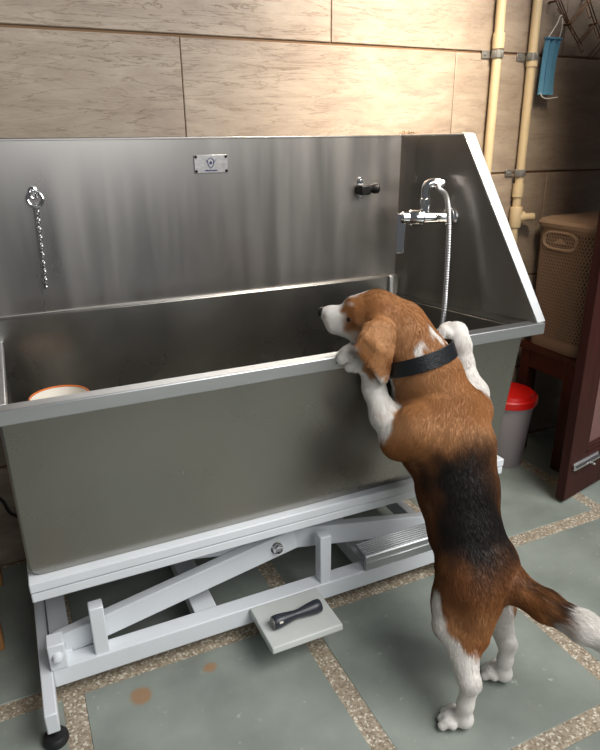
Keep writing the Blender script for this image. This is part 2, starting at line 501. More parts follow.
    fo = fs.build('foot_switch', M_grey, t, bevel=0.004, segs=3)
    fo['label'] = 'pale grey foot switch with black hourglass rocker on the base rail'
    rk = MB().lathe([(0.0165, 0), (0.0185, 0.003), (0.0185, 0.018), (0.0165, 0.034), (0.0125, 0.062), (0.0115, 0.072), (0.0125, 0.082), (0.0165, 0.110), (0.0185, 0.126), (0.0185, 0.141), (0.0165, 0.144)],
               (0.481, 1.240, 0.1165), (1, 0.06, 0), 28).build('rocker_pedal', M_pedal, fo)
    rk['label'] = 'black hourglass rocker pedal'
    MB().lathe([(0.0150, -0.0015), (0.0150, 0.001)], (0.481, 1.240, 0.1165), (1, 0.06, 0), 24).build('end_disc', M_clamp, fo)
    MB().box((0.493, 1.2205, 0.1245), (0.503, 1.2225, 0.1295)).build('pedal_mark', M_whitep, fo)
    # name plate
    npl = MB().box((0.527, 1.8765, 1.230), (0.630, 1.880, 1.281)).build('name_plate', M_plate, t, bevel=0.001)
    npl['label'] = 'small metal name plate with a navy shield emblem'
    for x in (0.5325, 0.6245):
        for z in (1.2355, 1.2755):
            MB().lathe([(0.0042, 0), (0.0042, 0.0015), (0.002, 0.003)], (x, 1.8765, z), (0, -1, 0), 12).build('rivet', M_blackp, npl)
    em = MB(); cx, cz, y = 0.577, 1.258, 1.8758
    shield = [(0, 0.0145), (0.005, 0.012), (0.0095, 0.0085), (0.0085, -0.003), (0.0045, -0.0105), (0, -0.0135), (-0.0045, -0.0105), (-0.0085, -0.003), (-0.0095, 0.0085), (-0.005, 0.012)]
    em.tube([(cx + a, y, cz + c) for a, c in shield], 0.0011, 6, closed=True)
    em.lathe([(0.0042, 0), (0.0042, 0.001)], (cx, y + 0.0006, cz + 0.0005), (0, -1, 0), 16)
    for s in (-1, 1):
        em.prism([(cx + s * 0.0085, y, cz - 0.001), (cx + s * 0.0195, y, cz + 0.0125), (cx + s * 0.0150, y, cz + 0.0085), (cx + s * 0.0095, y, cz + 0.004)], (0, 0.001, 0))
    em.build('shield_emblem', M_navy, npl)
    # unreadable line of small lettering under the emblem
    tx = MB(); xx = cx - 0.0195
    for w, h, dz in ((0.003, 0.003, 0), (0.002, 0.003, 0), (0.003, 0.0038, -0.0008), (0.0025, 0.003, 0), (0.0018, 0.003, 0), (0.0015, 0.004, 0), (0.0035, 0.0034, 0), (0.0018, 0.0025, 0), (0.003, 0.0034, 0), (0.0025, 0.004, 0), (0.0022, 0.0034, 0), (0.0028, 0.0034, 0)):
        tx.box((xx, 1.8755, 1.2355 + dz), (xx + w, 1.877, 1.2355 + h)); xx += w + 0.0008
    tx.build('lettering', M_navy, npl)
    return t
build_tub()

# step box lying on the base rail
def build_step():
    t = thing('ribbed_step', 'ribbed aluminium step block lying on the white base rail beside the beagle', 'step', (0.96, 1.36, 0.1015))
    x0, x1 = 0.822, 1.12
    MB().prism([(x0, 1.336, 0.1015), (x0, 1.336, 0.148), (x0, 1.340, 0.152), (x0, 1.402, 0.156), (x0, 1.402, 0.146), (x0, 1.346, 0.142), (x0, 1.346, 0.1015)], (x1 - x0, 0, 0)).build('tread', M_alu, t, bevel=0.001)
    rb = MB()
    for k in range(7):
        y = 1.344 + k * 0.0088
        z = 0.152 + 0.004 * (y - 1.34) / 0.062
        rb.box((x0, y - 0.002, z - 0.001), (x1, y + 0.002, z + 0.0022))
    rb.box((x0, 1.333, 0.126), (x1, 1.337, 0.130))
    rb.build('tread_ribs', M_alu, t, bevel=0.001, segs=1)
build_step()

# chain on the splash panel
def build_chain():
    t = thing('tether_chain', 'short steel tether chain hanging from an eye bolt on the back splash', 'chain', (0.082, 1.875, 1.185))
    eye = MB()
    eye.lathe([(0.013, 0), (0.012, 0.005), (0.006, 0.009)], (0.081, 1.880, 1.198), (0, -1, 0), 20)
    eye.tube([(0.081 + 0.010 * math.cos(a), 1.868, 1.193 + 0.013 * math.sin(a)) for a in np.linspace(0, 2 * math.pi, 20, endpoint=False)], 0.0028, 8, closed=True)
    eye.build('eye_bolt', M_chrome, t)
    MB().tube([(0.083 + 0.019 * math.cos(a), 1.862 + 0.004 * math.sin(a), 1.178 + 0.019 * math.sin(a)) for a in np.linspace(0, 2 * math.pi, 26, endpoint=False)], 0.003, 8, closed=True).build('ring', M_chrome, t)
    top = V((0.083, 1.864, 1.160)); bot = V((0.076, 1.874, 0.940)); n = 19
    d = (bot - top).normalized()
    for k in range(n):
        c = top.lerp(bot, (k + 0.5) / n)
        a = math.radians(45 if k % 2 == 0 else -45)
        s = (V((1, 0, 0)) * math.cos(a) + V((0, 1, 0)) * math.sin(a) * 0.8).normalized()
        pts = [c + d * (0.0088 * math.sin(x)) + s * (0.0056 * math.cos(x)) for x in np.linspace(0, 2 * math.pi, 14, endpoint=False)]
        MB().tube(pts, 0.0024, 6, closed=True).build('link', M_chrome, t)
build_chain()

def build_holder():
    t = thing('shower_holder', 'black shower-head clip on a chrome plate screwed to the back splash', 'shower holder', (1.086, 1.88, 1.17))
    pl = MB(); c = V((1.086, 1.880, 1.168))
    pts = []
    for a in np.linspace(0, 2 * math.pi, 28, endpoint=False):
        pts.append((c.x + 0.011 * math.cos(a), 1.880, c.z + 0.011 * math.sin(a) + (0.023 if math.sin(a) >= 0 else -0.023)))
    pl.prism(pts, (0, -0.004, 0))
    for dz in (0.024, -0.024):
        pl.lathe([(0.005, 0), (0.005, 0.002), (0.002, 0.003)], (c.x, 1.876, c.z + dz), (0, -1, 0), 12)
    pl.build('chrome_plate', M_chrome, t, bevel=0.001)
    MB().box((1.068, 1.838, 1.148), (1.106, 1.877, 1.180)).build('clip_body', M_blackp, t, bevel=0.006, segs=3)
    MB().lathe([(0.008, 0), (0.012, 0.004), (0.013, 0.012), (0.015, 0.018), (0.017, 0.022), (0.017, 0.036), (0.013, 0.040)], (1.098, 1.852, 1.166), (1, -0.25, 0.06), 20).build('knob', M_blackp, t)
build_holder()

def build_tap():
    t = thing('mixer_tap', 'chrome mixer tap with flat lever and flexible hose on the side wing', 'tap', (1.30, 1.65, 1.08))
    n = V((0.956, 0.294, 0)); w = V((-0.294, 0.956, 0))      # into the wing, along the wing to the back
    F = V((1.300, 1.670, 1.083)); d = (-n * 0.8 + w * 0.6).normalized()
    MB().lathe([(0.031, 0), (0.030, 0.006), (0.024, 0.012), (0.018, 0.014)], F + n * 0.002, -n, 28).build('wall_flange', M_chrome, t)
    b = MB()
    b.tube([F - n * 0.008, F + d * 0.05, F + d * 0.10], [0.017, 0.019, 0.021], 20)
    b.lathe([(0.023, 0), (0.026, 0.004), (0.026, 0.040), (0.023, 0.046)], F + d * 0.088, d, 28)
    b.lathe([(0.020, 0), (0.020, 0.022), (0.014, 0.030)], F + d * 0.132, d, 24)
    K = F + d * 0.083
    b.tube([K, K + V((0, 0, 0.05))], 0.014, 16)
    b.build('tap_body', M_chrome, t)
    L = F + d * 0.158
    lv = MB()
    lv.bar(L + V((0, 0, 0.014)), L + V((-0.006, -0.004, -0.112)), 0.010, 0.030, up=d)
    lv.lathe([(0.012, 0), (0.012, 0.022)], L - d * 0.02, d, 16)
    lv.build('lever', M_chrome, t, bevel=0.003, segs=3)
    e = MB()
    e.lathe([(0.018, 0.040), (0.018, 0.058), (0.015, 0.060)], K, (0, 0, 1), 8)
    H0 = K + V((0.046, -0.022, 0.104))
    e.tube(spline([K + V((0, 0, 0.05)), K + V((0, 0, 0.086)), K + V((0.004, -0.002, 0.100)), K + V((0.020, -0.009, 0.106)), H0], 6), 0.015, 18)
    e.lathe([(0.019, 0), (0.019, 0.016), (0.015, 0.018)], K + V((0.022, -0.010, 0.105)), (0.90, -0.43, 0), 8)
    e.build('elbow', M_chrome, t, bevel=0.001)
    pts = spline([H0, V((1.236, 1.655, 1.176)), V((1.250, 1.630, 1.150)), V((1.250, 1.610, 1.08)), V((1.240, 1.590, 0.98)), V((1.226, 1.570, 0.88)), V((1.208, 1.550, 0.78)), V((1.16, 1.53, 0.62)), V((1.08, 1.52, 0.50)), V((0.96, 1.52, 0.432))], 26)
    rs = [0.0078 + (0.0009 if (i % 2) else 0.0) for i in range(len(pts))]
    MB().tube(pts, rs, 12).build('flexible_hose', M_hose, t, sharp=20)
build_tap()

def build_corner_chain():
    b = MB(); n = 7
    for k in range(n):
        c = V((1.238 + k * 0.0085, 1.880 - k * 0.0012, 1.3375 + 0.002 * math.sin(k * 2.1)))
        a = 0 if k % 2 == 0 else math.pi / 2
        s = V((0, math.cos(a), math.sin(a)))
        b.tube([c + V((0.0065 * math.cos(x), 0, 0)) + s * (0.0038 * math.sin(x)) for x in np.linspace(0, 2 * math.pi, 12, endpoint=False)], 0.0013, 6, closed=True)
    tag(b.build('ball_chain', M_wire), 'tiny dark chain lying on the top corner of the splash panel', 'chain')
build_corner_chain()

# pail in the tub
def build_pail():
    c = V((0.058, 1.625, 0.4225))
    t = thing('pail', 'white plastic pail with an orange rim standing inside the tub', 'pail', c)
    MB().lathe([(0.062, 0), (0.064, 0.004), (0.074, 0.281), (0.071, 0.281), (0.061, 0.008), (0.0, 0.008)], c, seg=40, cap1=False).build('pail_body', M_whitep, t)
    MB().tube([c + V((0.0725 * math.cos(a), 0.0725 * math.sin(a), 0.282)) for a in np.linspace(0, 2 * math.pi, 48, endpoint=False)], 0.0026, 8, closed=True).build('rim', M_orange, t)
build_pail()

# ------------------------------------------------------------------ pipes
def clamp(b, x, z):
    r = 0.021
    pts = []
    for a in np.linspace(-20, 200, 14):
        pts.append((x + r * math.cos(math.radians(a)), WY - 0.024 - r * math.sin(math.radians(a)), z))
    for (p, q) in zip(pts[:-1], pts[1:]):
        b.bar(p, q, 0.003, 0.026, up=(0, 0, 1))
    b.box((x - 0.052, WY - 0.006, z - 0.013), (x - 0.018, WY, z + 0.013))
    b.box((x + 0.018, WY - 0.006, z - 0.013), (x + 0.030, WY, z + 0.013))
    b.lathe([(0.005, 0), (0.005, 0.003)], (x - 0.038, WY - 0.006, z), (0, -1, 0), 10)

def build_pipes():
    y = WY - 0.024
    t = thing('water_pipe', 'cream water pipe running straight down behind the tub wing', 'pipe', (1.688, y, 0.6))
    MB().tube([(1.680, y, 2.25), (1.686, y, 1.6), (1.688, y, 0.60), (1.688, y + 0.008, 0.585), (1.688, WY + 0.02, 0.58)], 0.0165, 18).build('pipe', M_pipe, t)
    b = MB(); clamp(b, 1.686, 1.598); b.build('pipe_clamp', M_clamp, t, bevel=0.0008, segs=1)
    MB().lathe([(0.021, 0), (0.021, 0.05)], (1.6865, y, 1.615), (0, 0, 1), 18).build('coupling', M_pipe, t)
    t = thing('water_pipe', 'cream water pipe with a side stub, between the other pipe and the mask', 'pipe', (1.852, y, 0.6))
    MB().tube([(1.844, y, 2.25), (1.849, y, 1.6), (1.852, y, 1.2), (1.853, y, 0.60), (1.853, y + 0.008, 0.585), (1.853, WY + 0.02, 0.58)], 0.0165, 18).build('pipe', M_pipe, t)
    for z in (1.595, 1.190):
        b = MB(); clamp(b, 1.8495, z); b.build('pipe_clamp', M_clamp, t, bevel=0.0008, segs=1)
    for z, hh in ((1.562, 0.03), (1.10, 0.05)):
        MB().lathe([(0.021, 0), (0.021, hh)], (1.851, y, z), (0, 0, 1), 18).build('coupling', M_pipe, t)
    tee = MB()
    tee.lathe([(0.022, -0.04), (0.024, -0.036), (0.024, 0.036), (0.022, 0.04)], (1.853, y, 1.022), (0, 0, 1), 20)
    tee.lathe([(0.022, 0), (0.022, 0.034)], (1.853, y, 1.022), (1, -0.35, 0), 18)
    tee.lathe([(0.015, 0.03), (0.015, 0.075)], (1.853, y, 1.022), (1, -0.35, 0), 18)
    tee.build('tee_joint', M_pipe, t)
build_pipes()

# ------------------------------------------------------------------ wire rack and mask
def build_rack():
    t = thing('wire_rack', 'dark copper wire lattice rack with hooks on the wall, top right', 'wire rack', (2.02, 1.96, 1.75))
    y = WY - 0.03
    def pix(u, v):                                   # lattice laid out on the wall plane, metres
        return V((1.924 + (u - 548) * 0.0047, y, 1.778 - (v - 0) * 0.00315 + (u - 548) * 0.0004))
    segs = []
    for du in (0, 4, 8):
        segs.append(((544 + du, -6), (562 + du * 0.6, 24)))
    for du in (0, 4):
        segs.append(((563 + du, 24), (581 + du, 0)))
        segs.append(((580 + du, -2), (592 + du, 24)))
        segs.append(((577 + du * .5, 44), (593 + du * .5, 24)))
        segs.append(((593 + du, 26), (606 + du, 52)))
        segs.append(((606 + du, 6), (620 + du, -18)))
        segs.append(((590 + du, 62), (606 + du, 40)))
        segs.append(((562 + du, 24), (577 + du, 46)))
    for i, (a, c) in enumerate(segs):
        o = V((0, 0.004 * (i % 3 - 1), 0))
        MB().tube([pix(*a) + o, pix(*c) + o], 0.0022, 8).build('wire', M_wire, t)
    for (u, v) in ((566, 25), (581, 8), (593, 30), (577, 44)):
        p = pix(u, v)
        MB().tube(spline([p, p + V((0, -0.012, -0.02)), p + V((0.002, -0.02, -0.035)), p + V((0.003, -0.03, -0.028))], 5), 0.002, 8).build('hook', M_wire, t)
    p = pix(552, 14)
    MB().tube(spline([p + V((0, 0.004, 0.02)), p + V((0, -0.014, 0.0)), p + V((0.0, -0.022, -0.012)), p + V((0, -0.034, 0.0))], 5), 0.002, 8).build('hook', M_wire, t)
    for (u, v) in ((548, 0), (566, 24), (582, -2), (594, 25)):
        p = pix(u, v)
        MB().tube([p + V((0, -0.004, 0)), V((p.x, WY - 0.001, p.z))], 0.004, 10).build('pin', M_wire, t)
    return p
build_rack()

def build_mask():
    t = thing('face_mask', 'folded pale blue face mask hanging by its white loop from the wire rack', 'face mask', (1.93, 1.94, 1.56))
    z0, z1 = 1.468, 1.657
    c0, c1 = 1.920, 1.912                      # centre x at the top and bottom
    ring = []; nz = 14
    b = MB(); prof = [(-0.034, 0.006), (-0.022, -0.006), (-0.008, 0.004), (0.004, -0.008), (0.016, 0.004), (0.031, -0.005), (0.033, 0.001), (0.017, 0.010), (0.004, 0.0), (-0.008, 0.011), (-0.022, 0.001), (-0.032, 0.011)]
    for k in range(nz + 1):
        s = k / nz; z = z1 + (z0 - z1) * s; cx = c0 + (c1 - c0) * s; wv = 1 - 0.10 * math.sin(math.pi * s)
        ring += [(cx + a * wv, 1.940 + d + 0.006 * math.sin(s * 3), z) for a, d in prof]
    m = len(prof); fs = []
    for k in range(nz):
        for i in range(m):
            j = (i + 1) % m
            fs.append((k * m + i, k * m + j, (k + 1) * m + j, (k + 1) * m + i))
    fs.append(tuple(range(m))); fs.append(tuple(range(nz * m, nz * m + m))[::-1])
    b.add(ring, fs)
    b.build('mask_fabric', M_mask, t, sharp=60)
    e = MB()
    e.box((c0 - 0.036, 1.932, z1 - 0.004), (c0 + 0.034, 1.952, z1 + 0.002)).build('edge_band', M_mask, t, bevel=0.001)
    hk = V((1.938, 1.936, 1.722))
    MB().tube(spline([(c0 - 0.028, 1.94, z1), (1.922, 1.938, 1.70), hk + V((-0.004, 0, 0.006)), hk + V((0.006, 0, 0.002)), (1.950, 1.938, 1.69), (c0 + 0.027, 1.942, z1)], 6), 0.0018, 8).build('ear_loop', M_maskw, t)
    MB().tube(spline([(c1 - 0.030, 1.938, z0 + 0.006), (c1 - 0.026, 1.930, z0 - 0.008), (c1 + 0.0, 1.928, z0 - 0.014), (c1 + 0.05, 1.930, z0 - 0.008)], 6), 0.0022, 8).build('ear_loop', M_maskw, t)
build_mask()

# ------------------------------------------------------------------ right side: stool, hamper, bucket, door
def build_stool():
    x0, x1, y0, y1, zt = 1.935, 2.34, 1.635, 1.955, 0.497
    t = thing('wooden_stool', 'red-brown wooden stool under the woven hamper, partly behind the door', 'stool', (2.15, 1.80, 0))
    MB().box((x0, y0, zt - 0.024), (x1, y1, zt)).build('seat', M_stool, t, bevel=0.004)
    ap = MB()
    ap.box((x0 + 0.012, y0 + 0.02, zt - 0.10), (x0 + 0.034, y1 - 0.02, zt - 0.022)); ap.build('apron', M_stool, t, bevel=0.002)
    MB().box((x0 + 0.03, y0 + 0.012, zt - 0.10), (x1 - 0.03, y0 + 0.034, zt - 0.022)).build('apron', M_stool, t, bevel=0.002)
    for x, sx in ((x0 + 0.035, 1), (x1 - 0.035, -1)):
        for y, sy in ((y0 + 0.04, 1), (y1 - 0.04, -1)):
            MB().prism([(x - 0.026, y - 0.026, zt - 0.02), (x + 0.026, y - 0.026, zt - 0.02), (x + 0.026, y + 0.026, zt - 0.02), (x - 0.026, y + 0.026, zt - 0.02)], (0.0, 0, -(zt - 0.02))).build('leg', M_stool, t, bevel=0.003)
build_stool()

def build_hamper():
    x0, x1, y0, y1, zb, zt = 1.952, 2.31, 1.655, 1.945, 0.4975, 0.995
    cx, cy = (x0 + x1) / 2, (y0 + y1) / 2
    t = thing('laundry_hamper', 'brown woven-pattern plastic laundry hamper with lid standing on the stool', 'hamper', (cx, cy, zb))
    def rr(s, r, z, n=6, grow=0.0):
        hx, hy = (x1 - x0) / 2 * s + grow, (y1 - y0) / 2 * s + grow
        pts = []
        for qx, qy, a0 in ((1, 1, 0), (-1, 1, 90), (-1, -1, 180), (1, -1, 270)):
            for k in range(n + 1):
                a = math.radians(a0 + 90 * k / n)
                pts.append((cx + qx * (hx - r) + r * math.cos(a), cy + qy * (hy - r) + r * math.sin(a), z))
        return pts
    # inner shell, coloured dark to paint the shade behind the holes
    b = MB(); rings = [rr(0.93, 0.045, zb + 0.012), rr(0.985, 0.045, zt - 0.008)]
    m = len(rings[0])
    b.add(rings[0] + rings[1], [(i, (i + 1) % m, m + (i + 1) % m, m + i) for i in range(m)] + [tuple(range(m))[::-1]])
    b.build('shade_shell', M_dark, t)
    # woven lattice: two diagonal families of flat straps around the shell plus bands top and bottom
    per = rr(1.0, 0.05, 0, n=6); P2 = [V((p[0], p[1], 0)) for p in per]
    L = [0.0]
    for i in range(len(P2)): L.append(L[-1] + (P2[(i + 1) % len(P2)] - P2[i]).length)
    tot = L[-1]
    def on(s, z):
        s = s % tot
        for i in range(len(P2)):
            if s <= L[i + 1]:
                f = (s - L[i]) / (L[i + 1] - L[i]); p = P2[i].lerp(P2[(i + 1) % len(P2)], f); break
        k = 0.945 + 0.055 * (z - zb) / (zt - zb)
        return V((cx + (p.x - cx) * k, cy + (p.y - cy) * k, z))
    w = MB(); N = 88; pitch = tot / N; za, zc = zb + 0.045, zt - 0.018
    dz = pitch * 0.95
    rows = int((zc - za) / dz); dz = (zc - za) / rows
    for i in range(N):
        for sgn in (1, -1):
            pts = [on(i * pitch + sgn * (k * pitch / 2), za + k * dz) for k in range(0, rows + 1)]
            w.tube(pts, 0.0034, 5, caps=False)
    w.build('woven_side', M_hamper, t)
    def band(z0, z1, name):
        bands = MB()
        ra = []; n = 96
        for z in (z0, z1):
            ra.append([on(tot * i / n, z) for i in range(n)])
        out = []
        for rg in ra: out += [V((cx + (p.x - cx) * 1.012, cy + (p.y - cy) * 1.012, p.z)) for p in rg]
        inn = []
        for rg in ra: inn += [V((cx + (p.x - cx) * 0.975, cy + (p.y - cy) * 0.975, p.z)) for p in rg]
        fs = []
        for i in range(n):
            j = (i + 1) % n
            fs += [(i, j, n + j, n + i), (2 * n + j, 2 * n + i, 3 * n + i, 3 * n + j), (n + i, n + j, 3 * n + j, 3 * n + i), (j, i, 2 * n + i, 2 * n + j)]
        bands.add(out + inn, fs)
        bands.build(name, M_hamper, t)
    band(zb, zb + 0.048, 'base_band'); band(zt - 0.020, zt, 'rim_band')
    # lid
    l = MB(); rings = [rr(1.0, 0.055, zt - 0.006, grow=0.010), rr(1.0, 0.055, zt + 0.008, grow=0.014), rr(1.0, 0.055, zt + 0.020, grow=0.008), rr(0.90, 0.05, zt + 0.030), rr(0.55, 0.04, zt + 0.034)]
    vs = [p for rg in rings for p in rg]; fs = []
    for k in range(len(rings) - 1):
        fs += [(k * m + i, k * m + (i + 1) % m, (k + 1) * m + (i + 1) % m, (k + 1) * m + i) for i in range(m)]
    fs += [tuple(range(m))[::-1], tuple(range((len(rings) - 1) * m, len(rings) * m))]
    l.add(vs, fs).build('lid', M_hampert, t)
    # side handle: pale rim and a dark plate with the hole's shade in its colour
    h = MB(); hx = x0 - 0.001
    pts = []
    for a in np.linspace(0, 2 * math.pi, 32, endpoint=False):
        ca, sa = math.cos(a), math.sin(a)
        pts.append((hx, cy + 0.015 + 0.082 * math.copysign(abs(ca) ** 0.6, ca), zt - 0.056 + 0.033 * math.copysign(abs(sa) ** 0.7, sa)))
    h.tube(pts, 0.006, 8, closed=True); h.build('handle', M_hampert, t)
    MB().prism([(hx + 0.003, p[1], p[2]) for p in pts], (0.004, 0, 0)).build('hand_hole_shade', M_dark, t)
    MB().prism([(hx - 0.002, cy - 0.02, zt - 0.065), (hx - 0.002, cy + 0.05, zt - 0.068), (hx - 0.002, cy + 0.015, zt - 0.045)], (0.004, 0, 0)).build('handle_flap', M_hampert, t)
    c = V((x0 + 0.036, y0 - 0.008, zt - 0.055))
    MB().tube([c + V((0.022 * math.cos(a), 0.0, 0.018 * math.sin(a))) for a in np.linspace(0, 2 * math.pi, 20, endpoint=False)], 0.006, 8, closed=True).build('handle', M_hampert, t)
    MB().tube([c + V((0.0 + 0.020 * math.cos(a), 0.0, -0.085 + 0.020 * math.sin(a))) for a in np.linspace(0, 2 * math.pi, 20, endpoint=False)], 0.005, 8, closed=True).build('latch_ring', M_hampert, t)
build_hamper()

def build_bucket():
    c = V((1.812, 1.850, 0))
    t = thing('bucket', 'grey plastic bucket with a red lid on the floor beside the stool', 'bucket', c)
    MB().lathe([(0.080, 0), (0.083, 0.004), (0.104, 0.272), (0.112, 0.275), (0.112, 0.287), (0.104, 0.289)], c, seg=44).build('bucket_body', M_bucket, t)
    MB().lathe([(0.114, 0.281), (0.118, 0.285), (0.118, 0.309), (0.112, 0.316), (0.102, 0.316), (0.098, 0.328), (0.060, 0.336), (0.0, 0.338)], c, seg=44, cap1=False).build('lid', M_red, t)
build_bucket()

def build_door():
    d = V((0.977, 0.213, 0)).normalized(); n = V((-d.y, d.x, 0))      # n points to the wall
    o = V((1.774, 1.465, 0.012)); W, H, T = 0.80, 2.05, 0.036
    t = thing('wooden_door', 'dark red-brown wooden panel door standing open at the right edge', 'door', o)
    def slab(a0, a1, z0, z1, b0, b1):
        pts = []
        return [o + d * a0 + n * b0 + V((0, 0, z0)), o + d * a1 + n * b0 + V((0, 0, z0)), o + d * a1 + n * b1 + V((0, 0, z0)), o + d * a0 + n * b1 + V((0, 0, z0))], (0, 0, z1 - z0)
    def put(name, rects, m, bev=0.003, par=None):
        b = MB()
        for r in rects: b.prism(*slab(*r))
        return b.build(name, m, par or t, bevel=bev)
    put('stile', [(0, 0.115, 0, H, 0, T)], M_doorwood)
    put('stile', [(W - 0.115, W, 0, H, 0, T)], M_doorwood)
    put('rail', [(0.115, W - 0.115, 0, 0.165, 0.001, T - 0.001)], M_doorwood)
    put('rail', [(0.115, W - 0.115, 0.95, 1.08, 0.001, T - 0.001)], M_doorwood)
    put('rail', [(0.115, W - 0.115, H - 0.12, H, 0.001, T - 0.001)], M_doorwood)
    for z0, z1 in ((0.165, 0.95), (1.08, H - 0.12)):
        p = put('panel', [(0.115, W - 0.115, z0, z1, 0.014, T - 0.010)], M_panelwood)
        put('panel_moulding', [(0.115, W - 0.115, z0, z0 + 0.018, 0.004, 0.016), (0.128, W - 0.128, z0 + 0.026, z0 + 0.036, 0.008, 0.016), (0.115, 0.133, z0, z1, 0.004, 0.016)], M_doorwood, 0.003, p)
    bo = put('bolt', [(0.028, 0.200, 0.126, 0.154, -0.006, 0.0)], M_rail, 0.001)
    q0 = o + d * 0.022 + V((0, 0, 0.140)) - n * 0.012
    MB().tube([q0, q0 + d * 0.18], 0.0085, 14).build('bolt_rod', M_chrome, bo)
    MB().box(tuple(q0 + d * 0.10 - V((0.004, 0.028, 0.004))), tuple(q0 + d * 0.10 + V((0.004, 0.0, 0.004)))).build('bolt_knob', M_rail, bo, bevel=0.002)
build_door()

# left edge: a light wooden stool, mostly outside the frame, and a cable on the wall
def build_side_stool():
    t = thing('light_wood_stool', 'light wooden stool at the left edge beside the tub base', 'stool', (-0.36, 1.76, 0))
    for x in (-0.205, -0.53):
        for y in (1.605, 1.90):
            MB().box((x - 0.02, y - 0.02, 0), (x + 0.02, y + 0.02, 0.42)).build('leg', M_lightwood, t, bevel=0.003)
    MB().box((-0.56, 1.58, 0.42), (-0.182, 1.925, 0.445)).build('seat', M_lightwood, t, bevel=0.004)
build_side_stool()
tag(MB().tube(spline([(-0.34, WY - 0.006, 0.42), (-0.22, WY - 0.006, 0.30), (-0.152, WY - 0.006, 0.252), (-0.128, WY - 0.006, 0.19), (-0.07, WY - 0.006, 0.165), (0.05, WY - 0.006, 0.20)], 8), 0.005, 8).build('power_cable', M_black),
    'black power cable looping on the wall behind the tub at the left', 'cable')

